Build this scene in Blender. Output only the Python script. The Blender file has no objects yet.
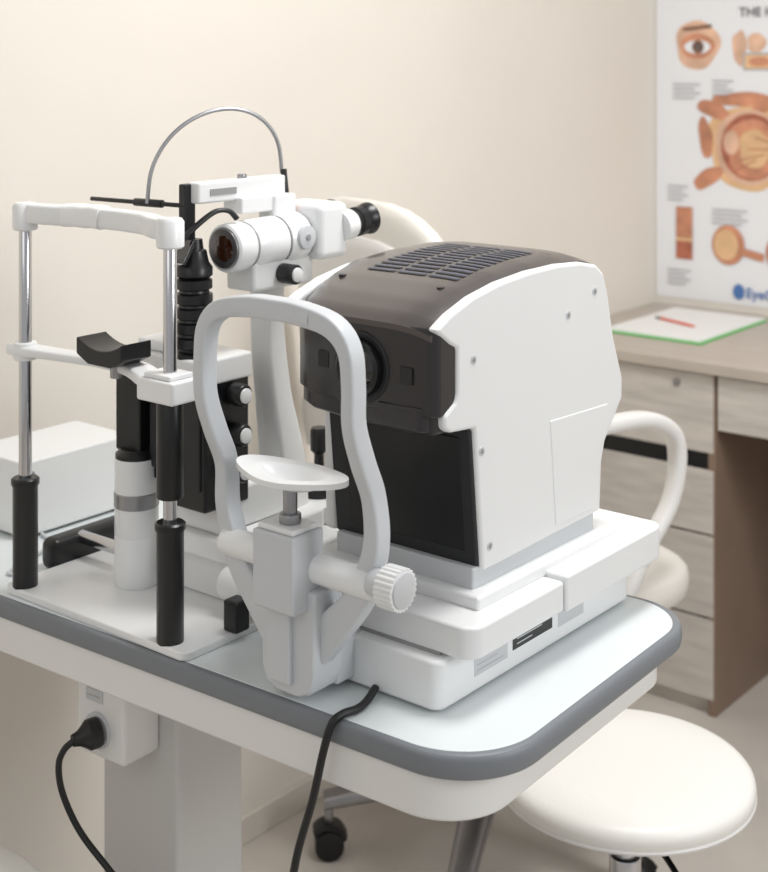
import bpy, bmesh, math, random
from mathutils import Vector, Matrix
random.seed(3)
ANG=math.radians(39.0)
CA,SA=math.cos(ANG),math.sin(ANG)
def W(X,Y): return (CA*X-SA*Y, SA*X+CA*Y)

# ---------------------------------------------------------------- materials
def lin(c):
    return tuple(((x/255)/12.92 if x/255<=0.04045 else ((x/255+0.055)/1.055)**2.4) for x in c)
def mat(name,rgb,rough=0.5,metal=0.0,noise=0.0,nscale=20,bump=0.0,bscale=200,coat=0.0,spec=0.5,stretch=None,trans=0.0):
    m=bpy.data.materials.new(name); m.use_nodes=True
    nt=m.node_tree; b=nt.nodes['Principled BSDF']
    c=lin(rgb)+(1,)
    b.inputs['Base Color'].default_value=c
    b.inputs['Roughness'].default_value=rough
    b.inputs['Metallic'].default_value=metal
    b.inputs['Coat Weight'].default_value=coat
    b.inputs['Specular IOR Level'].default_value=spec
    tc=nt.nodes.new('ShaderNodeTexCoord'); mp=nt.nodes.new('ShaderNodeMapping')
    nt.links.new(tc.outputs['Object'],mp.inputs['Vector'])
    if stretch: mp.inputs['Scale'].default_value=stretch
    if noise>0:
        n=nt.nodes.new('ShaderNodeTexNoise'); n.inputs['Scale'].default_value=nscale
        n.inputs['Detail'].default_value=5
        nt.links.new(mp.outputs['Vector'],n.inputs['Vector'])
        r=nt.nodes.new('ShaderNodeValToRGB')
        r.color_ramp.elements[0].position=0.3; r.color_ramp.elements[1].position=0.7
        r.color_ramp.elements[0].color=tuple(x*(1-noise) for x in c[:3])+(1,)
        r.color_ramp.elements[1].color=tuple(min(1,x*(1+noise*0.5)) for x in c[:3])+(1,)
        nt.links.new(n.outputs['Fac'],r.inputs['Fac'])
        nt.links.new(r.outputs['Color'],b.inputs['Base Color'])
    if bump>0:
        n2=nt.nodes.new('ShaderNodeTexNoise'); n2.inputs['Scale'].default_value=bscale
        nt.links.new(mp.outputs['Vector'],n2.inputs['Vector'])
        bp=nt.nodes.new('ShaderNodeBump'); bp.inputs['Strength'].default_value=bump
        bp.inputs['Distance'].default_value=0.002
        nt.links.new(n2.outputs['Fac'],bp.inputs['Height'])
        nt.links.new(bp.outputs['Normal'],b.inputs['Normal'])
    return m
M_wall=mat('wall_paint',(228,221,211),0.85,noise=0.02,nscale=3,bump=0.05,bscale=150)
M_wall2=mat('wall_paint_b',(232,226,218),0.85,noise=0.02,nscale=3)
M_floor=mat('floor_vinyl',(200,193,184),0.45,noise=0.08,nscale=6)
M_base=mat('skirting',(218,211,201),0.6)
M_white=mat('white_plastic',(230,231,231),0.36,noise=0.01,nscale=5)
M_white2=mat('white_enamel',(234,235,235),0.28)
M_greyw=mat('greywhite_plastic',(200,203,206),0.40)
M_seam=mat('seam_grey',(150,150,150),0.6)
M_black=mat('black_plastic',(18,19,21),0.34)
M_blackm=mat('black_matte',(34,35,38),0.55,bump=0.1,bscale=800)
M_char=mat('charcoal_plastic',(44,42,43),0.30)
M_rubber=mat('black_rubber',(16,16,17),0.45)
M_cover=mat('taupe_gloss',(76,70,68),0.28,coat=0.3)
M_vent=mat('vent_blue',(76,82,102),0.35)
M_ventd=mat('vent_dark',(36,36,41),0.5)
M_chrome=mat('chrome',(205,205,208),0.16,metal=1.0)
M_steel=mat('brushed_steel',(165,165,168),0.35,metal=1.0)
M_glass=mat('lens_glass',(60,32,18),0.05,coat=1.0,noise=0.4,nscale=30)
M_lens=mat('dark_lens',(12,12,16),0.05,coat=1.0)
M_table=mat('table_laminate',(222,228,229),0.25,noise=0.015,nscale=8)
M_lip=mat('grey_edge_rubber',(120,124,129),0.45)
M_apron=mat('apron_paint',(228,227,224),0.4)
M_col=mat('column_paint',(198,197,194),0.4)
M_leather=mat('cream_leatherette',(236,234,229),0.42,bump=0.12,bscale=250)
M_chairl=mat('chair_leatherette',(230,226,218),0.42,bump=0.12,bscale=250)
M_chairw=mat('chair_white',(224,222,219),0.40)
M_wood=mat('pale_wood',(206,199,191),0.5,noise=0.18,nscale=6,stretch=(1.2,1.2,9))
M_desktop=mat('desk_top_laminate',(190,180,169),0.4,noise=0.08,nscale=7,stretch=(1,6,1))
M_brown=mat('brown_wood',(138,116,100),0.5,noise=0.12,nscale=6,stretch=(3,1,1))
M_paper=mat('paper',(240,240,239),0.7)
M_green=mat('green_plastic',(95,190,95),0.5)
M_red=mat('red_pencil',(225,110,90),0.5)
M_poster=mat('poster_paper',(240,241,244),0.5)
M_orange=mat('muscle_orange',(214,148,116),0.5,noise=0.35,nscale=14)
M_peach=mat('peach_print',(232,190,162),0.5,noise=0.25,nscale=18)
M_yel=mat('yellow_print',(234,192,146),0.5,noise=0.2,nscale=12)
M_dred=mat('red_print',(188,112,88),0.5,noise=0.4,nscale=30)
M_iris=mat('iris_print',(130,92,72),0.5,noise=0.4,nscale=60)
M_blue=mat('blue_print',(80,120,180),0.5)
M_ink=mat('ink_grey',(100,98,102),0.6)
M_cap=mat('caption_grey',(178,178,182),0.6)
M_orangep=mat('orange_plastic',(235,95,30),0.4)
M_silver=mat('silver_label',(196,197,199),0.4)

# ---------------------------------------------------------------- helpers
def root(name,loc):
    e=bpy.data.objects.new(name,None); e.location=loc; e.empty_display_size=0.1
    bpy.context.collection.objects.link(e); return e
def attach(o,p):
    if p is not None:
        o.parent=p; o.matrix_parent_inverse=Matrix.Translation(-Vector(p.location))
def finish(bm,name,p,m,bevel=0,seg=3,smooth=True,ang=30):
    bmesh.ops.remove_doubles(bm,verts=bm.verts,dist=1e-6)
    bmesh.ops.recalc_face_normals(bm,faces=bm.faces)
    if bevel>0:
        es=[e for e in bm.edges if len(e.link_faces)==2 and e.calc_face_angle(0)>math.radians(ang)]
        bmesh.ops.bevel(bm,geom=es,offset=bevel,segments=seg,profile=0.5,affect='EDGES',clamp_overlap=True)
    me=bpy.data.meshes.new(name); bm.to_mesh(me); bm.free()
    if smooth:
        for f in me.polygons: f.use_smooth=True
        me.set_sharp_from_angle(angle=math.radians(38))
    o=bpy.data.objects.new(name,me); bpy.context.collection.objects.link(o)
    me.materials.append(m); attach(o,p)
    if smooth and bevel>0:
        w=o.modifiers.new('wn','WEIGHTED_NORMAL'); w.keep_sharp=True
    return o
def box(name,p,x,y,z,m,bevel=0.003,seg=3,rot=None,taper=None):
    bm=bmesh.new(); vs=[]
    for zz in (0,1):
        for (a,b) in ((0,0),(1,0),(1,1),(0,1)):
            xx,yy=x[a],y[b]
            if taper and zz==1:
                cx,cy=(x[0]+x[1])/2,(y[0]+y[1])/2
                xx=cx+(xx-cx)*taper; yy=cy+(yy-cy)*taper
            vs.append(bm.verts.new((xx,yy,z[zz])))
    for f in ((0,1,2,3),(4,5,6,7),(0,1,5,4),(1,2,6,5),(2,3,7,6),(3,0,4,7)):
        bm.faces.new([vs[i] for i in f])
    if rot:
        c=Vector(((x[0]+x[1])/2,(y[0]+y[1])/2,(z[0]+z[1])/2))
        bmesh.ops.rotate(bm,verts=bm.verts,cent=c,matrix=Matrix.Rotation(rot[0],3,rot[1]))
    return finish(bm,name,p,m,bevel,seg)
def prism(name,p,pts,axis,lo,hi,m,bevel=0.002,seg=3,ang=30):
    bm=bmesh.new()
    def mk(a,b,c):
        return {'x':(c,a,b),'y':(a,c,b),'z':(a,b,c)}[axis]
    A=[bm.verts.new(mk(a,b,lo)) for a,b in pts]; B=[bm.verts.new(mk(a,b,hi)) for a,b in pts]
    bm.faces.new(A); bm.faces.new(B[::-1])
    n=len(pts)
    for i in range(n):
        bm.faces.new((A[i],A[(i+1)%n],B[(i+1)%n],B[i]))
    return finish(bm,name,p,m,bevel,seg,ang=ang)
def basis(d):
    d=Vector(d).normalized()
    r=Vector((0,0,1)) if abs(d.z)<0.9 else Vector((1,0,0))
    a=d.cross(r).normalized(); b=d.cross(a).normalized()
    return d,a,b
def lathe(name,p,prof,o,d,m,n=40,bevel=0):
    d,a,b=basis(d); o=Vector(o); bm=bmesh.new(); rings=[]
    for r,h in prof:
        if r<1e-6: rings.append([bm.verts.new(o+d*h)])
        else: rings.append([bm.verts.new(o+d*h+(a*math.cos(t)+b*math.sin(t))*r) for t in [2*math.pi*i/n for i in range(n)]])
    for i in range(len(rings)-1):
        A,B=rings[i],rings[i+1]
        for j in range(n):
            k=(j+1)%n
            if len(A)==1 and len(B)==1: continue
            if len(A)==1: bm.faces.new((A[0],B[j],B[k]))
            elif len(B)==1: bm.faces.new((A[j],A[k],B[0]))
            else: bm.faces.new((A[j],A[k],B[k],B[j]))
    if len(rings[0])>1: bm.faces.new(rings[0])
    if len(rings[-1])>1: bm.faces.new(rings[-1])
    return finish(bm,name,p,m,bevel)
def cyl(name,p,p0,p1,r,m,r2=None,ch=None,n=32):
    p0=Vector(p0); L=(Vector(p1)-p0).length
    r2=r if r2 is None else r2
    c=min(r,r2,L)*0.12 if ch is None else ch
    return lathe(name,p,[(max(r-c,1e-5),0),(r-c*0.3,c*0.3),(r,c),(r2,L-c),(r2-c*0.3,L-c*0.3),(max(r2-c,1e-5),L)],p0,Vector(p1)-p0,m,n)
def catmull(P,k=8):
    P=[Vector(q) for q in P]; out=[]
    for i in range(len(P)-1):
        p0=P[max(i-1,0)];p1=P[i];p2=P[i+1];p3=P[min(i+2,len(P)-1)]
        for j in range(k):
            t=j/k
            out.append(0.5*((2*p1)+(p2-p0)*t+(2*p0-5*p1+4*p2-p3)*t*t+(3*p1-p0-3*p2+p3)*t**3))
    out.append(P[-1]); return out
def sweep(name,p,P,w,d,ref,m,k=8,n=20,power=3.0,smoothpath=True):
    """superelliptic section swept along a path; d is the size along ref, w the other one"""
    m0=len(P)
    Q=catmull(P,k) if smoothpath else [Vector(q) for q in P]
    def val(s,i):
        if not isinstance(s,(list,tuple)): return s
        t=i/(len(Q)-1)*(m0-1); a=min(int(t),m0-2); return s[a]+(s[a+1]-s[a])*(t-a)
    bm=bmesh.new(); rings=[]; ref=Vector(ref)
    for i,q in enumerate(Q):
        t=(Q[min(i+1,len(Q)-1)]-Q[max(i-1,0)]).normalized()
        n1=(ref-t*ref.dot(t)).normalized(); n2=t.cross(n1).normalized()
        ww,dd=val(w,i)/2,val(d,i)/2; ring=[]
        for j in range(n):
            a=2*math.pi*j/n; c,s=math.cos(a),math.sin(a)
            e=2.0/power
            x=math.copysign(abs(c)**e,c); y=math.copysign(abs(s)**e,s)
            ring.append(bm.verts.new(q+n2*(x*ww)+n1*(y*dd)))
        rings.append(ring)
    for i in range(len(rings)-1):
        for j in range(n):
            bm.faces.new((rings[i][j],rings[i][(j+1)%n],rings[i+1][(j+1)%n],rings[i+1][j]))
    bm.faces.new(rings[0]); bm.faces.new(rings[-1])
    return finish(bm,name,p,m)
def tube(name,p,P,r,m,k=10,n=12):
    Q=catmull(P,k); bm=bmesh.new(); rings=[]
    t=(Q[1]-Q[0]).normalized(); _,a,b=basis(t)
    for i,q in enumerate(Q):
        t=(Q[min(i+1,len(Q)-1)]-Q[max(i-1,0)]).normalized()
        a=(a-t*a.dot(t)).normalized(); b=t.cross(a)
        rings.append([bm.verts.new(q+(a*math.cos(2*math.pi*j/n)+b*math.sin(2*math.pi*j/n))*r) for j in range(n)])
    for i in range(len(rings)-1):
        for j in range(n):
            bm.faces.new((rings[i][j],rings[i][(j+1)%n],rings[i+1][(j+1)%n],rings[i+1][j]))
    bm.faces.new(rings[0]); bm.faces.new(rings[-1])
    return finish(bm,name,p,m)
def rrect(x,y,r,n=10):
    pts=[]
    r=r if isinstance(r,(list,tuple)) else [r]*4
    for cx,cy,a0,rr in ((x[1]-r[0],y[1]-r[0],0,r[0]),(x[0]+r[1],y[1]-r[1],90,r[1]),(x[0]+r[2],y[0]+r[2],180,r[2]),(x[1]-r[3],y[0]+r[3],270,r[3])):
        for i in range(n+1):
            a=math.radians(a0+90*i/n); pts.append((cx+rr*math.cos(a),cy+rr*math.sin(a)))
    return pts

# ---------------------------------------------------------------- room
UL=-1.83; VB=3.44
box('floor',None,(UL-0.1,3.0),(-2.0,VB+0.1),(-0.05,0),M_floor,0)
box('wall_left',None,(UL-0.1,UL),(-2.0,VB),(0,2.7),M_wall,0)
box('wall_back',None,(UL-0.1,3.0),(VB,VB+0.1),(0,2.7),M_wall2,0)
box('baseboard_left',None,(UL,UL+0.010),(-2.0,VB),(0,0.05),M_base,0.002)
box('baseboard_back',None,(UL+0.012,3.0),(VB-0.010,VB),(0,0.05),M_base,0.002)

# ---------------------------------------------------------------- table
TU0,TU1,TV0,TV1=-1.74,-0.748,1.051,1.525
TZ=0.78
t=root('instrument_table',(-1.45,1.051,0))
RC=[.075,.06,.06,.088]
prism('table_top',t,rrect((TU0+.005,TU1-.005),(TV0+.005,TV1-.005),RC,14),'z',TZ-.023,TZ,M_table,0.0015)
def band(name,p,x,y,r,th,z0,z1,m):
    O=rrect(x,y,r,14); I=rrect((x[0]+th,x[1]-th),(y[0]+th,y[1]-th),[q-th for q in r],14); bm=bmesh.new()
    n=len(O); sec=[]
    zc=(z0+z1)/2; hh=(z1-z0)/2
    for k in range(9):
        a=-math.pi/2+math.pi*k/8
        sec.append((1-0.35+0.35*math.cos(a),zc+hh*math.sin(a)))
    sec=[(0,z0)]+sec+[(0,z1)]
    R=[[bm.verts.new((I[i][0]+(O[i][0]-I[i][0])*s,I[i][1]+(O[i][1]-I[i][1])*s,z)) for i in range(n)] for s,z in sec]
    for k in range(len(R)):
        for i in range(n):
            A=R[k];B=R[(k+1)%len(R)]
            bm.faces.new((A[i],A[(i+1)%n],B[(i+1)%n],B[i]))
    return finish(bm,name,p,m)
band('edge_band',t,(TU0-.004,TU1+.004),(TV0-.004,TV1+.004),[q+.004 for q in RC],.012,TZ-.025,TZ-.0005,M_lip)
prism('apron',t,rrect((TU0+.02,TU1-.024),(TV0+.003,TV1-.02),[.06,.05,.05,.072],12),'z',TZ-.071,TZ-.024,M_apron,0.004)
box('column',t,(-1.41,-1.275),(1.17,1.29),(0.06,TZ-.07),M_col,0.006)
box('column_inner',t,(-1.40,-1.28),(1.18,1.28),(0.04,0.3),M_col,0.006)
box('column_seam',t,(-1.2752,-1.2742),(1.172,1.288),(.655,.657),M_seam,0)
box('base_foot',t,(-1.6,-1.0),(1.12,1.34),(0.025,0.065),M_col,0.015)
for i,(a,b) in enumerate(((-1.56,1.16),(-1.04,1.16),(-1.56,1.3),(-1.04,1.3))):
    cyl('caster_%d'%(i+1),t,(a,b,0),(a,b,0.026),0.022,M_rubber)
box('outlet_box',t,(-1.390,-1.305),(1.11,1.171),(0.590,TZ-.068),M_apron,0.006)
box('outlet_label',t,(-1.372,-1.342),(1.1088,1.1105),(0.658,0.69),M_silver,0.0003)
for k in range(3):
    box('outlet_label_line_%d'%k,t,(-1.369,-1.346),(1.1082,1.1088),(0.664+k*.009,0.666+k*.009),M_cap,0)
cyl('socket',t,(-1.350,1.1115,.625),(-1.350,1.105,.625),.022,M_greyw)
t.rotation_euler=(0,0,math.radians(2.2))

# ---------------------------------------------------------------- autorefractor
a=root('autorefractor',(-0.965,1.33,TZ))
for i,(x,y) in enumerate(((-1.03,1.18),(-.88,1.18),(-1.03,1.49),(-.88,1.49))):
    cyl('foot_%d'%(i+1),a,(x,y,TZ),(x,y,TZ+.012),.014,M_rubber)
prism('lower_base',a,rrect((-1.07,-.85),(1.138,1.533),.014,5),'z',TZ+.003,.834,M_white,0.005)
box('base_gap',a,(-1.06,-.862),(1.155,1.52),(.832,.838),M_seam,0.001)
box('silver_label',a,(-.8505,-.8496),(1.20,1.262),(.800,.822),M_silver,0.0)
box('dark_label',a,(-.8505,-.8496),(1.272,1.352),(.804,.820),M_black,0.0)
for k in range(3):
    box('label_line_%d'%k,a,(-.8497,-.8493),(1.205,1.255-.012*k),(.8045+.006*k,.8056+.006*k),M_cap,0)
for k in range(2):
    box('label_mark_%d'%k,a,(-.8497,-.8493),(1.28,1.31+.02*k),(.8085+.0055*k,.8097+.0055*k),M_silver,0)
box('port_panel',a,(-.8505,-.8496),(1.365,1.42),(.800,.823),M_silver,0.0)
prism('stage_front',a,rrect((-1.10,-.82),(1.155,1.33),[.004,.004,.02,.02],5),'z',.836,.870,M_white,0.006,4)
prism('stage_back',a,rrect((-1.10,-.818),(1.332,1.562),[.02,.02,.004,.004],5),'z',.834,.875,M_white,0.006,4)
box('stage_neck_base',a,(-1.075,-.845),(1.20,1.50),(.868,.884),M_white,0.004)
box('stage_neck',a,(-1.055,-.862),(1.215,1.465),(.882,.906),M_greyw,0.003)
side=[(1.144,1.170),(1.17,1.183),(1.21,1.196),(1.26,1.205),(1.32,1.210),(1.38,1.211),(1.43,1.208),(1.465,1.201),(1.482,1.189),
      (1.492,1.165),(1.506,1.11),(1.528,1.055),(1.528,1.03),(1.486,.985),(1.478,.962),(1.474,.904),(1.228,.900),(1.213,1.056),
      (1.170,1.060),(1.160,1.066),(1.159,1.080),(1.178,1.090),(1.182,1.10),(1.182,1.146),(1.170,1.152)]
prism('side_shell_right',a,side,'x',-.872,-.858,M_white,0.0045,3,ang=25)
sideL=[q for q in side[:17]]+[(1.225,1.056),(1.21,1.15)]
prism('side_shell_left',a,sideL,'x',-1.084,-1.066,M_white,0.006,4,ang=25)
core=[(1.19,1.16),(1.24,1.18),(1.44,1.185),(1.475,1.17),(1.492,1.1),(1.51,1.05),(1.47,.985),(1.465,.905),(1.24,.905),(1.228,1.06),(1.19,1.07)]
prism('core_housing',a,core,'x',-1.07,-.868,M_greyw,0.003)
prism('side_panel',a,[(1.372,.912),(1.465,.912),(1.469,.975),(1.49,1.005),(1.49,1.03),(1.36,1.035)],'x',-.860,-.8570,M_white,0.004)
for i,(y,z) in enumerate(((1.225,1.03),(1.24,.925),(1.45,.93),(1.46,1.17),(1.21,1.13),(1.40,1.15))):
    cyl('screw_cap_%d'%(i+1),a,(-.859,y,z),(-.8574,y,z),.0052,M_greyw)
    cyl('screw_recess_%d'%(i+1),a,(-.858,y,z),(-.8571,y,z),.003,M_seam)
UC=-.976; UH=.110
def interp(pl,x):
    for i in range(len(pl)-1):
        if x<=pl[i+1][0]:
            t_=(x-pl[i][0])/(pl[i+1][0]-pl[i][0]); t_=max(0,t_); return pl[i][1]+(pl[i+1][1]-pl[i][1])*t_
    return pl[-1][1]
top=[(1.143,1.1715),(1.155,1.181),(1.18,1.192),(1.22,1.203),(1.28,1.214),(1.34,1.219),(1.40,1.220),(1.44,1.217),(1.47,1.209),(1.490,1.194)]
def zc(u,v):
    s=abs((u-UC)/UH); return interp(top,v)-.009*s**5
bm=bmesh.new(); NU,NV=24,60; G=[]
for i in range(NU+1):
    s=-1+2*i/NU; u=UC+UH*s; row=[]
    for j in range(NV+1):
        v=1.143+(1.490-1.143)*j/NV
        fr=(.045*max(0,-s)**3+.003*max(0,s)**3)*(1-min(1,(v-1.143)/.12))
        row.append((u,v+fr,zc(u,v)))
    G.append(row)
T=[[bm.verts.new(q) for q in r] for r in G]
B=[[bm.verts.new((q[0],q[1],q[2]-.006)) for q in r] for r in G]
for i in range(NU):
    for j in range(NV):
        bm.faces.new((T[i][j],T[i+1][j],T[i+1][j+1],T[i][j+1])); bm.faces.new((B[i][j],B[i][j+1],B[i+1][j+1],B[i+1][j]))
for i in range(NU):
    bm.faces.new((T[i][0],B[i][0],B[i+1][0],T[i+1][0])); bm.faces.new((T[i][NV],T[i+1][NV],B[i+1][NV],B[i][NV]))
for j in range(NV):
    bm.faces.new((T[0][j],T[0][j+1],B[0][j+1],B[0][j])); bm.faces.new((T[NU][j],B[NU][j],B[NU][j+1],T[NU][j+1]))
finish(bm,'top_cover',a,M_cover)
def patch(name,u0,u1,v0,v1,m,h=.0008):
    bm=bmesh.new(); K=6
    A=[bm.verts.new((u0+(u1-u0)*k/K,v0,zc(u0+(u1-u0)*k/K,v0)+h)) for k in range(K+1)]
    C=[bm.verts.new((u0+(u1-u0)*k/K,v1,zc(u0+(u1-u0)*k/K,v1)+h)) for k in range(K+1)]
    for k in range(K): bm.faces.new((A[k],A[k+1],C[k+1],C[k]))
    finish(bm,name,a,m)
for r in range(13):
    v0=1.238+r*.0122
    for c in range(3):
        u0=-1.028+c*.044
        patch('vent_slot_%d_%d'%(r,c),u0,u0+.039,v0,v0+.0040,M_ventd)
        patch('vent_lip_%d_%d'%(r,c),u0,u0+.039,v0+.0040,v0+.0078,M_vent)
patch('cover_seam',-1.07,-.885,1.408,1.4095,M_ventd)
cyl('cover_screw_1',a,(-1.045,1.215,zc(-1.045,1.215)-.002),(-1.045,1.215,zc(-1.045,1.215)+.0006),.0045,M_ventd)
cyl('cover_screw_2',a,(-.905,1.215,zc(-.905,1.215)-.002),(-.905,1.215,zc(-.905,1.215)+.0006),.0045,M_ventd)
plan=[(-1.086,1.24),(-1.086,1.195),(-1.074,1.175),(-1.045,1.158),(-.99,1.148),(-.94,1.144),(-.90,1.144),(-.868,1.146),(-.861,1.154),(-.861,1.183),(-.880,1.183),(-.880,1.24)]
prism('optical_head',a,plan,'z',1.078,1.171,M_char,0.003,3,ang=40)
prism('optical_head_chin',a,[(x,y+.006) if y<1.2 else (x,y) for x,y in plan[:8]]+[(-.866,1.166),(-.866,1.19),(-.880,1.19),(-.880,1.24)],'z',1.058,1.082,M_char,0.005,3,ang=40)
prism('head_chin_notch',a,[(-.935,1.142),(-.878,1.142),(-.872,1.150),(-.872,1.2),(-.935,1.2)],'z',1.062,1.088,M_char,0.003)
lathe('lens_recess',a,[(.037,-.003),(.038,.002),(.036,.004),(.031,.003),(.031,-.003)],(-.957,1.1455,1.120),(0,-1,0),M_blackm)
lathe('lens_bezel',a,[(.030,0),(.031,.004),(.0295,.012),(.025,.014),(.022,.010),(.020,.004),(.020,0)],(-.957,1.1465,1.120),(0,-1,0),M_black)
lathe('lens_glass',a,[(.0001,.006),(.012,.005),(.019,.002),(.02,0)],(-.957,1.1465,1.120),(0,-1,0),M_lens)
for i,u in enumerate((-1.018,-.896)):
    box('light_window_%d'%(i+1),a,(u-.008,u+.008),(1.1425+(.0085 if i==0 else 0),1.162),(1.110,1.128),M_black,0.001)
prism('front_panel',a,[(1.224,.903),(1.208,1.06),(1.26,1.06),(1.26,.903)],'x',-1.062,-.863,M_blackm,0.003)
prism('front_panel_inset',a,[(1.2220,.918),(1.2082,1.045),(1.24,1.045),(1.24,.918)],'x',-1.042,-.876,M_black,0.002)

# chin rest arch
VU,VL=1.055,1.090; AC=-.998; HW=.105
L=[(-.028,VL,.838),(-.050,VL,.862),(-.085,VL,.902),(-HW,VL,.955),(-HW,VL-.003,1.005),(-HW,VL-.020,1.045),(-HW,VU+.001,1.085),(-HW,VU,1.125),(-.100,VU,1.160),(-.078,VU,1.181),(-.035,VU,1.189),(0,VU,1.190)]
path=[(AC+x,y,z) for x,y,z in L]+[(AC-x,y,z) for x,y,z in L[-2::-1]]
wl=[.040,.036,.028,.021,.018,.018,.017,.017,.018,.021,.023,.023]; wl=wl+wl[-2::-1]
sweep('chinrest_arch',a,path,wl,.023,(0,1,0),M_greyw,k=6,n=28,power=6)
sweep('forehead_pad',a,[(AC-.055,VU-.008,1.186),(AC,VU-.006,1.189),(AC+.055,VU-.008,1.186)],.015,.010,(0,1,0),M_greyw,power=3)
prism('arch_pedestal',a,[(-1.034,.90),(-1.032,.81),(-1.025,.793),(-1.008,.787),(-.980,.787),(-.965,.793),(-.958,.81),(-.956,.90)],'y',1.068,1.114,M_greyw,0.004)
box('pedestal_channel',a,(-1.018,-.986),(1.061,1.07),(.80,.885),M_greyw,0.002)
box('pedestal_link',a,(-1.03,-.962),(1.11,1.16),(.79,.835),M_greyw,0.004)
box('chin_block',a,(-1.024,-.966),(1.046,1.094),(.880,.960),M_greyw,0.003)
box('chin_block_cap',a,(-1.020,-.970),(1.050,1.090),(.960,.966),M_white,0.002)
cyl('chin_stem',a,(-.992,1.07,.965),(-.992,1.07,1.006),.0075,M_steel)
cyl('chin_stem_collar',a,(-.992,1.07,.966),(-.992,1.07,.976),.0115,M_steel)
cyl('cross_bar',a,(-1.101,1.085,.920),(-.886,1.085,.920),.0155,M_white2)
cyl('knob_hub',a,(-.890,1.080,.926),(-.868,1.080,.926),.014,M_greyw)
bm=bmesh.new(); n=96; R0=[];R1=[]
for k in range(n):
    an=2*math.pi*k/n; rr=.0215 if k%4<2 else .0200
    R0.append(bm.verts.new((-.872,1.080+rr*math.cos(an),.926+rr*math.sin(an)))); R1.append(bm.verts.new((-.850,1.080+rr*math.cos(an),.926+rr*math.sin(an))))
for k in range(n): bm.faces.new((R0[k],R0[(k+1)%n],R1[(k+1)%n],R1[k]))
bm.faces.new(R0); bm.faces.new(R1)
finish(bm,'height_knob',a,M_white,0)
cyl('height_knob_face',a,(-.851,1.080,.926),(-.848,1.080,.926),.0175,M_silver)
# chin cup: wide winged dish
bm=bmesh.new(); NR,NA=12,72; rings=[]
def lobe(an): return 1+.08*math.cos(2*an)+.04*math.cos(4*an)
for side_ in (0,1):
    rr=[]
    for i in range(1,NR+1):
        f=i/NR; ring=[]
        for k in range(NA):
            an=2*math.pi*k/NA; r=f*lobe(an)
            x=.066*r*math.cos(an); y=.040*r*math.sin(an)
            g=min(1,f/.60); dish=.012*g**3
            z=1.004+dish+.004*math.cos(an)**2*f*f-(.006 if side_ else 0)
            ring.append(bm.verts.new((-.996+x,1.076+y,z)))
        rr.append(ring)
    c=bm.verts.new((-.996,1.076,1.004-(.006 if side_ else 0)))
    for k in range(NA): bm.faces.new((c,rr[0][k],rr[0][(k+1)%NA]))
    for i in range(NR-1):
        for k in range(NA): bm.faces.new((rr[i][k],rr[i+1][k],rr[i+1][(k+1)%NA],rr[i][(k+1)%NA]))
    rings.append(rr[-1])
for k in range(NA): bm.faces.new((rings[0][k],rings[0][(k+1)%NA],rings[1][(k+1)%NA],rings[1][k]))
finish(bm,'chin_cup',a,M_white2)

# ---------------------------------------------------------------- slit lamp
s=root('slit_lamp',(-1.29,1.2,TZ))
UP0,UP1,VP=-1.450,-1.184,1.078
prism('base_plate',s,rrect((-1.474,-1.144),(1.063,1.40),.012,5),'z',TZ,TZ+.010,M_white2,0.002)
for nm,u in (('left',UP0),('right',UP1)):
    cyl('post_'+nm,s,(u,VP,TZ+.01),(u,VP,1.25),.0080,M_chrome)
    lathe('sleeve_'+nm,s,[(.0145,0),(.0155,.002),(.0155,.126),(.0175,.129),(.0175,.135),(.015,.137)],(u,VP,TZ+.008),(0,0,1),M_black)
lathe('upper_sleeve',s,[(.0145,0),(.0155,.002),(.0155,.11),(.0145,.112)],(UP1,VP,.952),(0,0,1),M_black)
for nm,u in (('left',UP0),('right',UP1)):
    lathe('post_cap_'+nm,s,[(.014,0),(.0160,.002),(.0160,.030),(.013,.034),(.0001,.035)],(u,VP,1.234),(0,0,1),M_white2)
sweep('forehead_band',s,[(UP0-.012,VP,1.2555),(UP0+.03,VP+.004,1.2555),(-1.35,VP+.020,1.2555),(-1.29,VP+.023,1.2555),(-1.24,VP+.016,1.2555),(UP1-.02,VP,1.2555),(UP1+.010,VP,1.2555)],.025,.022,(0,1,0),M_white2,power=5)
sweep('forehead_paper',s,[(-1.385,VP+.012,1.2558),(-1.365,VP+.018,1.2566),(-1.35,VP+.020,1.2560),(-1.338,VP+.021,1.2568),(-1.325,VP+.022,1.2558)],.028,.026,(0,1,0),M_paper,power=4)
sweep('chin_crossbar',s,[(UP0-.018,VP,1.084),(UP0,VP,1.084),(-1.39,VP+.012,1.083),(-1.33,VP+.024,1.082),(-1.27,VP+.022,1.082),(-1.22,VP+.006,1.078),(-1.185,VP,1.076)],[.014,.014,.012,.012,.014,.016,.016],[.03,.03,.026,.03,.034,.034,.034],(0,1,0),M_white2,power=4)
cyl('crossbar_clamp_left',s,(UP0,VP,1.072),(UP0,VP,1.094),.0145,M_white2)
box('crossbar_clamp',s,(-1.217,-1.157),(VP-.022,VP+.022),(1.062,1.088),M_white2,0.003)
box('crossbar_clamp_top',s,(-1.209,-1.165),(VP-.018,VP+.018),(1.088,1.094),M_white2,0.002)
pts=[]
for k in range(13):
    x=-1+2*k/12; pts.append((-1.290+.041*x,1.106+.012*x*x))
pts+= [(-1.290+.041,1.098),(-1.290+.02,1.088),(-1.290-.02,1.088),(-1.290-.041,1.098)]
prism('chin_cup',s,pts,'y',1.062,1.108,M_black,0.002,ang=40)
cyl('chin_cup_stem',s,(-1.290,1.09,1.07),(-1.290,1.09,1.096),.008,M_steel)
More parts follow.
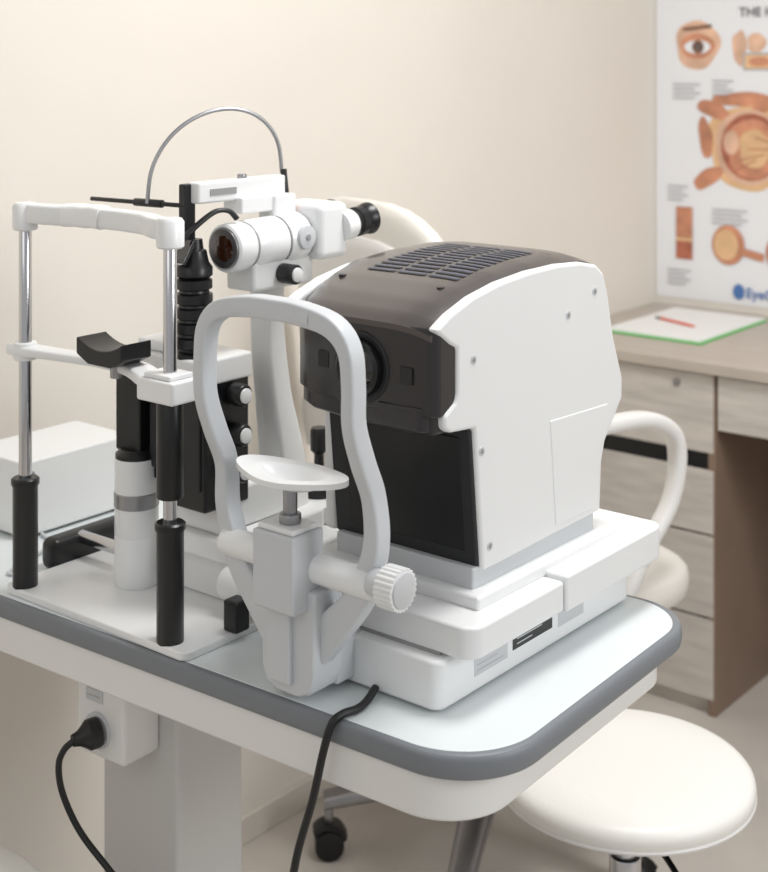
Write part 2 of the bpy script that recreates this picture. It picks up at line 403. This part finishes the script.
lathe('axis_column',s,[(.0255,0),(.0275,.003),(.0275,.060),(.0265,.062),(.0275,.064),(.0275,.098)],(-1.347,1.17,TZ+.01),(0,0,1),M_white2)
lathe('axis_ring',s,[(.0275,0),(.0283,.001),(.0283,.018),(.0275,.019)],(-1.347,1.17,TZ+.108),(0,0,1),M_steel)
lathe('axis_column_upper',s,[(.0275,0),(.0275,.040),(.026,.043)],(-1.347,1.17,TZ+.127),(0,0,1),M_white2)
lathe('axis_cap',s,[(.0265,0),(.0265,.006),(.020,.012),(.0001,.0135)],(-1.347,1.17,TZ+.168),(0,0,1),M_black)
box('wheel_housing',s,(-1.505,-1.474),(1.14,1.32),(TZ+.0,TZ+.042),M_black,0.012,5)
cyl('axle',s,(-1.48,1.19,.815),(-1.30,1.19,.815),.0085,M_chrome)
prism('stage_body',s,rrect((-1.315,-1.165),(1.195,1.46),.02,6),'z',TZ+.01,.842,M_white,0.005)
prism('stage_upper',s,rrect((-1.31,-1.19),(1.175,1.36),.02,6),'z',.844,.872,M_white2,0.005)
box('stage_gap',s,(-1.305,-1.195),(1.20,1.35),(.840,.846),M_seam,0.001)
box('stage_block',s,(-1.305,-1.215),(1.185,1.30),(.872,.925),M_white,0.006)
box('stage_slot',s,(-1.166,-1.1642),(1.24,1.38),(.806,.812),M_seam,0.0005)
cyl('wheel_cover_right',s,(-1.20,1.185,.822),(-1.146,1.185,.822),.0205,M_white2)
cyl('wheel_cover_cap',s,(-1.1465,1.185,.822),(-1.143,1.185,.822),.014,M_greyw)
box('cable_connector',s,(-1.158,-1.136),(1.135,1.158),(TZ+.01,.826),M_black,0.003)
cyl('stage_lock_knob',s,(-1.166,1.25,.845),(-1.15,1.25,.845),.011,M_black)
box('joystick_housing',s,(-1.292,-1.20),(1.365,1.452),(.842,.866),M_white2,0.004)
lathe('joystick_ring',s,[(.030,0),(.032,.002),(.032,.014),(.027,.018),(.012,.019)],(-1.25,1.405,.866),(0,0,1),M_black)
lathe('joystick',s,[(.010,0),(.007,.006),(.0065,.034),(.0075,.036),(.0115,.040),(.012,.066),(.010,.070),(.0001,.071)],(-1.25,1.405,.883),(0,0,1),M_black)
box('lamp_arm',s,(-1.376,-1.330),(1.160,1.205),(.955,1.058),M_black,0.003)
box('lamp_arm_cross',s,(-1.375,-1.225),(1.175,1.215),(.925,.965),M_black,0.003)
box('lamp_bracket',s,(-1.275,-1.213),(1.160,1.235),(.905,1.07),M_black,0.004)
box('lamp_bracket_plate',s,(-1.268,-1.220),(1.157,1.162),(.93,1.05),M_blackm,0.002)
box('prism_bracket',s,(-1.325,-1.275),(1.17,1.215),(.94,1.06),M_blackm,0.004)
box('lamp_base_box',s,(-1.345,-1.212),(1.15,1.240),(1.056,1.088),M_white2,0.004)
box('scale_drum_box',s,(-1.335,-1.275),(1.16,1.22),(1.088,1.102),M_white2,0.004)
for i,z in enumerate((1.042,.994,.95)):
    lathe('bracket_knob_%d'%(i+1),s,[(.009,0),(.009,.004),(.0135,.005),(.0135,.021),(.012,.023),(.010,.0235)],(-1.214,1.205,z),(1,0,0),M_black)
    cyl('bracket_knob_face_%d'%(i+1),s,(-1.1915,1.205,z),(-1.188,1.205,z),.009,M_white2)
prof=[(.0240,0),(.0240,.006),(.020,.009)]
h=.012
for k in range(5):
    rr=.0245-.0006*k
    prof+=[(rr-.004,h),(rr,h+.002),(rr,h+.0125),(rr-.004,h+.0145)]; h+=.0175
prof+=[(.0225,h),(.0225,h+.010),(.018,h+.016),(.0150,h+.030),(.0115,h+.032),(.010,h+.044)]
lathe('lamp_tower',s,prof,(-1.248,1.175,1.086),(0,0,1),M_black)
box('mirror_bracket',s,(-1.262,-1.250),(1.162,1.180),(1.20,1.296),M_black,0.002)
box('mirror',s,(-1.262,-1.232),(1.150,1.156),(1.20,1.232),M_lens,0.001,rot=(math.radians(-35),'X'))
cyl('guide_rod',s,(-1.410,1.150,1.270),(-1.25,1.165,1.270),.0028,M_black)
cyl('guide_rod_tip',s,(-1.335,1.157,1.270),(-1.29,1.162,1.270),.005,M_black)
box('top_arm',s,(-1.256,-1.236),(1.172,1.325),(1.272,1.298),M_white2,0.003)
box('top_arm_box',s,(-1.260,-1.226),(1.235,1.30),(1.255,1.276),M_white2,0.003)
box('top_arm_slot',s,(-1.2362,-1.2352),(1.19,1.235),(1.281,1.289),M_seam,0.0)
cyl('top_arm_screw',s,(-1.246,1.255,1.297),(-1.246,1.255,1.303),.006,M_steel)
sweep('black_lever',s,[(-1.240,1.150,1.232),(-1.235,1.165,1.246),(-1.228,1.190,1.262),(-1.222,1.208,1.262),(-1.218,1.218,1.252)],.006,.008,(1,0,0),M_black,power=2.5)
P=[]
p0=Vector((-1.310,1.155,1.270)); p1=Vector((-1.246,1.328,1.300))
for k in range(11):
    an=math.pi*k/10; f=(1-math.cos(an))/2
    q=p0.lerp(p1,f); q.z+=.098*math.sin(an)**.85
    P.append(q)
tube('fixation_arm',s,P,.0026,M_steel,k=5)
cyl('fixation_arm_sleeve',s,(-1.243,1.328,1.305),(-1.238,1.328,1.268),.0042,M_black)
cyl('fixation_arm_tip',s,(-1.238,1.328,1.269),(-1.232,1.328,1.252),.0048,M_orangep)
# microscope
O=(-1.225,1.203,1.2165)
lathe('microscope_barrel',s,[(.024,.002),(.0265,0),(.0295,.002),(.0305,.006),(.0305,.026),(.0285,.030),(.0285,.036),(.031,.040),(.031,.085),(.0295,.088),(.0295,.092),(.0325,.096),(.0325,.125),(.0305,.128),(.0305,.132),(.033,.136),(.033,.145),(.028,.152)],O,(0,1,0.02),M_white2,n=56)
for k,h in enumerate((.033,.090,.130)):
    lathe('barrel_groove_%d'%k,s,[(.0289 if k==0 else .0300,h-.0015),(.0292 if k==0 else .0308,h-.001),(.0292 if k==0 else .0308,h+.001),(.0289 if k==0 else .0300,h+.0015)],O,(0,1,0.02),M_seam,n=56)
lathe('objective_ring',s,[(.0205,-.001),(.024,-.0015),(.0255,.001),(.0255,.003)],O,(0,1,0.02),M_steel,n=56)
lathe('objective_lens',s,[(.0001,-.0022),(.012,-.0018),(.021,0),(.021,.002)],O,(0,1,0.02),M_glass,n=48)
box('microscope_mount',s,(-1.255,-1.205),(1.235,1.345),(1.160,1.198),M_white2,0.005)
box('microscope_top_mount',s,(-1.252,-1.222),(1.290,1.330),(1.235,1.275),M_white2,0.003)
box('prism_box',s,(-1.265,-1.185),(1.335,1.392),(1.190,1.262),M_white2,0.010,4)
cyl('magnification_knob',s,(-1.205,1.285,1.179),(-1.180,1.285,1.179),.0125,M_black)
cyl('magnification_knob_face',s,(-1.181,1.285,1.179),(-1.177,1.285,1.179),.009,M_white2)
cyl('drum_dial',s,(-1.194,1.315,1.222),(-1.188,1.315,1.222),.015,M_greyw)
cyl('dial_mark',s,(-1.189,1.315,1.222),(-1.1865,1.315,1.222),.004,M_seam)
for i,u in enumerate((-1.257,-1.193)):
    d=Vector((0,1,.10)).normalized(); o=Vector((u,1.380,1.229))
    lathe('eyepiece_tube_%d'%(i+1),s,[(.020,0),(.020,.02),(.0175,.024)],o,d,M_white2)
    lathe('eyepiece_%d'%(i+1),s,[(.0175,.022),(.0175,.030),(.0195,.032),(.0195,.044),(.0165,.047),(.020,.052),(.0215,.060),(.018,.064),(.010,.065)],o,d,M_black)
sweep('microscope_arm',s,[(-1.245,1.325,.87),(-1.243,1.325,.93),(-1.24,1.305,1.02),(-1.238,1.293,1.10),(-1.236,1.29,1.175)],[.060,.050,.040,.036,.036],[.060,.048,.036,.034,.034],(0,1,0),M_white,power=5)
# transformer
b=root('transformer_box',(-1.67,1.27,TZ))
prism('case',b,rrect((-1.735,-1.605),(1.19,1.385),.008,4),'z',TZ+.004,.888,M_white2,0.003)
for i,(y,z) in enumerate(((1.205,.87),(1.365,.87),(1.205,.80),(1.365,.80))):
    cyl('screw_%d'%i,b,(-1.606,y,z),(-1.6035,y,z),.004,M_seam)
for i in range(4):
    cyl('rubber_foot_%d'%i,b,((-1.72,-1.62)[i%2],(1.205,1.36)[i//2],TZ),((-1.72,-1.62)[i%2],(1.205,1.36)[i//2],TZ+.006),.008,M_rubber)

# ---------------------------------------------------------------- cables
c1=root('power_cord',(-.93,1.08,TZ))
tube('cord',c1,[(-.930,1.134,TZ+.009),(-.922,1.11,TZ+.006),(-.920,1.092,TZ+.005),(-.924,1.074,TZ+.005),(-.928,1.062,TZ-.002),(-.934,1.056,TZ-.03),(-.946,1.054,TZ-.08),(-.970,1.052,TZ-.16),(-.986,1.052,.5),(-.96,1.05,.3),(-.93,1.08,.1),(-.92,1.09,.006)],.0042,M_rubber)
c2=root('power_cord',(-1.36,1.08,.6))
lathe('plug',c2,[(.017,0),(.018,.003),(.018,.014),(.013,.020),(.009,.026),(.007,.034)],(-1.344,1.108,.628),(-.35,-1,-.1),M_rubber)
tube('cord',c2,[(-1.354,1.078,.625),(-1.361,1.068,.615),(-1.366,1.064,.595),(-1.364,1.069,.56),(-1.342,1.077,.52),(-1.302,1.087,.485),(-1.262,1.095,.455),(-1.22,1.10,.42),(-1.2,1.10,.25),(-1.2,1.08,.02),(-1.18,1.08,.006)],.004,M_rubber)
c3=root('thin_white_cable',(-1.55,1.2,TZ))
tube('cable',c3,[(-1.603,1.22,TZ+.004),(-1.56,1.20,TZ+.003),(-1.53,1.13,TZ+.003),(-1.515,1.10,TZ+.003),(-1.495,1.12,TZ+.003),(-1.477,1.13,TZ+.006)],.0025,M_greyw)

# ---------------------------------------------------------------- casters / star base
def star_base(p,cx,cy,R,ang0,mleg,zhub,mcast,lw=1.0):
    lathe('base_hub',p,[(.03,0),(.036,.004),(.036,.05),(.03,.06)],(cx,cy,zhub-.03),(0,0,1),mleg)
    for i in range(5):
        an=ang0+i*2*math.pi/5; dx,dy=math.cos(an),math.sin(an)
        sweep('base_leg_%d'%(i+1),p,[(cx+dx*.02,cy+dy*.02,zhub),(cx+dx*R*.5,cy+dy*R*.5,zhub-.012),(cx+dx*R,cy+dy*R,zhub-.035)],[.045*lw,.036*lw,.028*lw],[.042,.032,.024],(0,0,1),mleg,power=3)
        x,y=cx+dx*R*.97,cy+dy*R*.97
        cyl('caster_stem_%d'%(i+1),p,(x,y,.045),(x,y,zhub-.03),.008,M_steel)
        px,py=-dy,dx
        for k,sg in enumerate((-1,1)):
            cyl('caster_wheel_%d_%d'%(i+1,k),p,(x+px*sg*.006,y+py*sg*.006,.0265),(x+px*sg*.026,y+py*sg*.026,.0265),.0265,mcast)
        sweep('caster_hood_%d'%(i+1),p,[(x-dx*.028,y-dy*.028,.035),(x-dx*.015,y-dy*.015,.052),(x+dx*.01,y+dy*.01,.056),(x+dx*.026,y+dy*.026,.045)],.046,.012,(0,0,1),mcast)

# ---------------------------------------------------------------- stools
def stool(X,Y,zt,r,ang0):
    x,y=W(X,Y)
    p=root('round_stool',(x,y,0))
    lathe('cushion',p,[(.0001,0),(r*.9,0),(r*.965,.002),(r*.995,.009),(r,.017),(r*.993,.024),(r*.965,.030),(r*.91,.034),(r*.6,.037),(.0001,.038)],(x,y,zt-.038),(0,0,1),M_leather,n=72)
    lathe('cushion_welt',p,[(r*.97,-.002),(r*.998,0),(r*1.004,.003),(r*.99,.006)],(x,y,zt-.035),(0,0,1),M_chairw,n=72)
    lathe('seat_underside',p,[(.02,0),(r*.86,.003),(r*.93,.010)],(x,y,zt-.047),(0,0,1),M_black,n=48)
    cyl('gas_post',p,(x,y,.10),(x,y,zt-.045),.014,M_chrome)
    cyl('post_sleeve',p,(x,y,.09),(x,y,.34),.022,M_chrome)
    sweep('height_lever',p,[(x,y,zt-.07),(x+.08,y-.05,zt-.075),(x+.12,y-.08,zt-.08)],.008,.006,(0,0,1),M_black)
    star_base(p,x,y,.24,ang0,M_chrome,.105,M_rubber)
stool(.336,1.95,.472,.177,.4)
stool(-.54,1.55,.503,.17,.9)

# ---------------------------------------------------------------- office chair
cx,cy=W(.19,2.57)
ch=root('office_chair',(cx,cy,0))
fa=math.radians(35)
def C(f,r,z):
    X=.19+math.cos(fa)*f+math.sin(fa)*r; Y=2.57+math.sin(fa)*f-math.cos(fa)*r
    u,v=W(X,Y); return (u,v,z)
star_base(ch,cx,cy,.30,math.radians(185)+ANG,M_steel,.135,M_rubber,1.6)
cyl('gas_lift',ch,(cx,cy,.12),(cx,cy,.42),.025,M_black)
def cushion(name,cen,sz,orient,pw,m,bend=0,N=20):
    bm=bmesh.new(); rows=[]
    e=2/pw
    def f(c): return math.copysign(abs(c)**e,c)
    for i in range(N+1):
        ph=-math.pi/2+math.pi*i/N; row=[]
        for j in range(2*N):
            th=2*math.pi*j/(2*N)
            x=sz[0]*f(math.cos(ph))*f(math.cos(th)); y=sz[1]*f(math.cos(ph))*f(math.sin(th)); z=sz[2]*f(math.sin(ph))
            row.append(bm.verts.new(orient(cen[0]+x,cen[1]+y,cen[2]+z,x,y,z)))
        rows.append(row)
    for i in range(N):
        for j in range(2*N):
            k=(j+1)%(2*N)
            try: bm.faces.new((rows[i][j],rows[i][k],rows[i+1][k],rows[i+1][j]))
            except: pass
    bmesh.ops.remove_doubles(bm,verts=bm.verts,dist=1e-5)
    return finish(bm,name,ch,m)
cushion('seat_cushion',(0.045,.01,.50),(.285,.262,.045),lambda a_,b_,c_,x,y,z:C(a_,b_,c_),4,M_chairl)
cushion('seat_shell',(0.03,0,.452),(.25,.23,.022),lambda a_,b_,c_,x,y,z:C(a_,b_,c_),4,M_chairw)
cushion('back_cushion',(-.235,.005,.87),(.034,.268,.336),lambda a_,b_,c_,x,y,z:C(a_-.04*(z/.325)+ .2*y*y,b_*(1-.08*max(0,z/.325)**2),c_),3.2,M_chairl)
cushion('back_shell',(-.258,.005,.85),(.022,.235,.295),lambda a_,b_,c_,x,y,z:C(a_-.04*(z/.325)+.2*y*y,b_*(1-.08*max(0,z/.325)**2),c_),3.2,M_chairw)
box('mechanism',ch,(cx-.08,cx+.08),(cy-.08,cy+.08),(.40,.432),M_black,0.01)
sweep('back_bracket',ch,[C(-.05,0,.425),C(-.2,0,.425),C(-.27,0,.47),C(-.270,0,.60)],.06,.02,(0,0,1),M_steel)
for i,sg in enumerate((-1,1)):
    r=.280*sg
    sweep('armrest_%d'%(i+1),ch,[C(-.22,.245*sg,.72),C(-.21,r*.98,.795),C(-.15,r,.826),C(0,r,.830),C(.12,r,.826),C(.185,r,.795),C(.20,r,.74),C(.18,r,.67),C(.12,r,.60),C(.08,r*.98,.53),C(.06,r*.86,.46)],[.024,.026,.028,.028,.028,.028,.027,.026,.026,.026,.026],[.035,.036,.038,.038,.038,.036,.034,.032,.032,.032,.032],Vector(C(0,1,0))-Vector(C(0,0,0)),M_chairw,power=2.8)

# ---------------------------------------------------------------- desk
d=root('desk',(-1.15,3.13,0))
DF=2.843
box('desk_top',d,(UL+.003,-.45),(DF-.018,VB-.003),(.755,.78),M_desktop,0.002)
box('pedestal_carcass',d,(UL+.014,-1.385),(DF+.02,VB-.02),(0.0,.755),M_wood,0.001)
box('pedestal_inner_side',d,(-1.385,-1.367),(DF+.001,VB-.02),(0,.755),M_brown,0.001)
for i,(z0,z1) in enumerate(((.578,.750),(.40,.540),(.217,.394),(.035,.211))):
    box('drawer_front_%d'%(i+1),d,(UL+.014,-1.372),(DF,DF+.02),(z0,z1),M_wood,0.0015)
box('drawer_handle_strip',d,(UL+.014,-1.374),(DF+.003,DF+.02),(.540,.578),M_black,0.0008)
cyl('drawer_lock',d,(-1.46,DF+.002,.725),(-1.46,DF-.004,.725),.009,M_steel)
box('pencil_drawer',d,(-1.362,-.50),(DF,DF+.018),(.632,.75),M_wood,0.0015)
box('pencil_drawer_box',d,(-1.355,-.51),(DF+.018,VB-.05),(.66,.745),M_brown,0.001)
box('modesty_panel',d,(-1.367,-.485),(VB-.04,VB-.022),(.25,.755),M_brown,0.001)
box('end_panel',d,(-.485,-.465),(DF+.001,VB-.02),(0,.755),M_wood,0.001)
g=root('green_folder',(-1.6,3.18,.78))
box('cover',g,(-1.735,-1.475),(2.99,3.365),(.7801,.7835),M_green,0.001)
box('paper_sheets',g,(-1.732,-1.482),(3.0,3.36),(.7835,.789),M_paper,0.0008)
pc=root('red_pencil',(-1.6,3.2,.793))
lathe('pencil_body',pc,[(.0001,0),(.0035,.018),(.0035,.13),(.0028,.132)],(-1.555,3.13,.7928),(-.93,.36,0),M_red,n=8)
lathe('pencil_ferrule',pc,[(.0037,.13),(.0037,.142),(.003,.148)],(-1.555,3.13,.7928),(-.93,.36,0),M_steel,n=12)

# ---------------------------------------------------------------- poster
po=root('eye_anatomy_poster',(-1.5,VB,1.2))
box('sheet',po,(-1.826,-1.20),(VB-.003,VB-.0005),(.800,1.64),M_poster,0)
lay=[0]
def disc(name,u,z,ru,rz,m,n=40,irr=0,rot=0):
    lay[0]+=1; y=VB-.0032-.00012*lay[0]; bm=bmesh.new(); vs=[]
    for k in range(n):
        an=2*math.pi*k/n; q=1+irr*math.sin(an*3+u*40)+irr*.7*math.sin(an*5+1)
        x=ru*q*math.cos(an); zz=rz*q*math.sin(an)
        vs.append(bm.verts.new((u+x*math.cos(rot)-zz*math.sin(rot),y,z+x*math.sin(rot)+zz*math.cos(rot))))
    bm.faces.new(vs); return finish(bm,name,po,m,smooth=False)
def quad(name,u0,u1,z0,z1,m,rot=0):
    lay[0]+=1; y=VB-.0032-.00012*lay[0]; bm=bmesh.new(); c=((u0+u1)/2,(z0+z1)/2); vs=[]
    for (x,zz) in ((u0,z0),(u1,z0),(u1,z1),(u0,z1)):
        x-=c[0]; zz-=c[1]
        vs.append(bm.verts.new((c[0]+x*math.cos(rot)-zz*math.sin(rot),y,c[1]+x*math.sin(rot)+zz*math.cos(rot))))
    bm.faces.new(vs); return finish(bm,name,po,m,smooth=False)
def txt(name,u,z,size,body,m):
    cu=bpy.data.curves.new(name,'FONT'); cu.body=body; cu.size=size; cu.extrude=.0002; cu.offset=.0004
    o=bpy.data.objects.new(name,cu); o.rotation_euler=(math.pi/2,0,0); o.location=(u,VB-.0065,z)
    bpy.context.collection.objects.link(o); cu.materials.append(m)
    o.parent=po; o.matrix_parent_inverse=Matrix.Translation(-Vector(po.location))
txt('title',-1.585,1.556,.034,'THE HUMAN EYE',M_ink)
u,z=-1.705,1.483
disc('eye_skin',u,z,.064,.066,M_peach,irr=.05); disc('eye_shadow',u,z-.004,.050,.034,M_orange,irr=.03)
disc('eye_white',u,z-.006,.038,.018,M_poster); disc('iris',u+.002,z-.006,.017,.018,M_iris); disc('pupil',u+.002,z-.006,.007,.008,M_ink)
quad('brow',u-.042,u+.042,z+.040,z+.050,M_iris,rot=.10)
u,z=-1.572,1.475
disc('profile_nose',u-.012,z,.020,.046,M_peach,irr=.08); disc('lacrimal',u+.035,z+.012,.026,.026,M_peach,irr=.06)
quad('inset_frame',u-.002,u+.09,z-.060,z-.014,M_cap); quad('inset',u+.003,u+.085,z-.055,z-.019,M_yel); disc('inset_eye',u+.044,z-.037,.03,.012,M_orange)
u,z=-1.562,1.215
disc('fatty_tissue',u+.005,z,.118,.112,M_yel,irr=.06)
for k,(du,dz,w_,h_,ro) in enumerate(((-.095,.095,.09,.035,-.35),(-.11,-.085,.09,.035,.55),(.07,.115,.11,.032,.25),(-.02,.125,.14,.030,.05),(-.118,.02,.035,.09,.15))):
    disc('muscle_%d'%k,u+du,z+dz,w_*.55,h_*.62,M_orange,rot=ro,irr=.06)
disc('sclera',u+.005,z,.096,.100,M_peach,irr=.02); disc('choroid',u+.010,z,.084,.088,M_dred); disc('vitreous',u+.016,z-.004,.074,.078,M_orange,irr=.04)
disc('vitreous_core',u+.022,z-.004,.045,.05,M_yel,irr=.06); disc('cornea',u-.045,z+.01,.022,.032,M_peach)
for k in range(5): quad('vessel_%d'%k,u-.04+.02*k,u+.03+.018*k,z-.05+.022*k,z-.047+.022*k,M_dred,rot=.5-.25*k)
u,z=-1.742,.977
quad('retina_block',u-.024,u+.024,z-.070,z+.070,M_dred); quad('retina_band',u-.024,u+.024,z-.01,z+.070,M_orange); quad('retina_line',u-.024,u+.024,z-.022,z-.012,M_yel)
u,z=-1.615,.955
disc('small_eye',u,z,.046,.052,M_orange); disc('small_eye_in',u-.006,z,.034,.040,M_yel); quad('nerve',u+.036,u+.10,z-.030,z-.010,M_orange,rot=-.2)
disc('small_eye_2',u+.155,z-.01,.05,.055,M_orange); disc('small_eye_2_in',u+.155,z-.01,.036,.04,M_peach)
disc('logo',-1.585,.835,.016,.02,M_blue); txt('brand_text',-1.565,.822,.036,'EyeCare',M_blue)
for nm,u,z,w_ in (('a',-1.775,1.375,.08),('b',-1.66,1.385,.06),('c',-1.79,1.10,.06),('d',-1.66,1.045,.10),('e',-1.79,.875,.07),('f',-1.50,1.365,.12),('g',-1.48,1.04,.12)):
    for k in range(4): quad('caption_%s_%d'%(nm,k),u,u+w_-.015*(k%2),z-k*.012,z-k*.012+.0035,M_cap)

# ---------------------------------------------------------------- lights
def area(name,loc,target,size,power,col=(1,1,1),sy=None):
    l=bpy.data.lights.new(name,'AREA'); l.energy=power; l.color=col; l.size=size
    if sy: l.shape='RECTANGLE'; l.size_y=sy
    o=bpy.data.objects.new(name,l); o.location=loc
    o.rotation_euler=(Vector(target)-Vector(loc)).to_track_quat('-Z','Y').to_euler()
    bpy.context.collection.objects.link(o)
area('ceiling_light',(-.7,1.7,2.65),(-.8,1.6,0),.6,29,(1,.99,.975))
area('window_light',(1.7,1.7,1.9),(-1.0,1.5,.9),.9,27,(.97,.985,1.0))
area('room_light',(-.6,-1.2,2.3),(-1.1,1.6,.9),1.6,8,(1,.995,.985))
w=bpy.data.worlds.new('World'); bpy.context.scene.world=w; w.use_nodes=True
w.node_tree.nodes['Background'].inputs[0].default_value=(.985,.99,1,1)
w.node_tree.nodes['Background'].inputs[1].default_value=.46
# ---------------------------------------------------------------- camera
cam=bpy.data.cameras.new('camera'); co=bpy.data.objects.new('camera',cam); bpy.context.collection.objects.link(co)
co.location=(0,0,1.45); co.rotation_euler=(math.pi/2,0,ANG)
cam.sensor_fit='HORIZONTAL'; cam.sensor_width=36; cam.lens=36*1400/768; cam.shift_y=-(436-57)/768
cam.clip_start=.05
cam.dof.use_dof=True; cam.dof.focus_distance=1.56; cam.dof.aperture_fstop=7
bpy.context.scene.camera=co
bpy.context.scene.view_settings.view_transform='Standard'
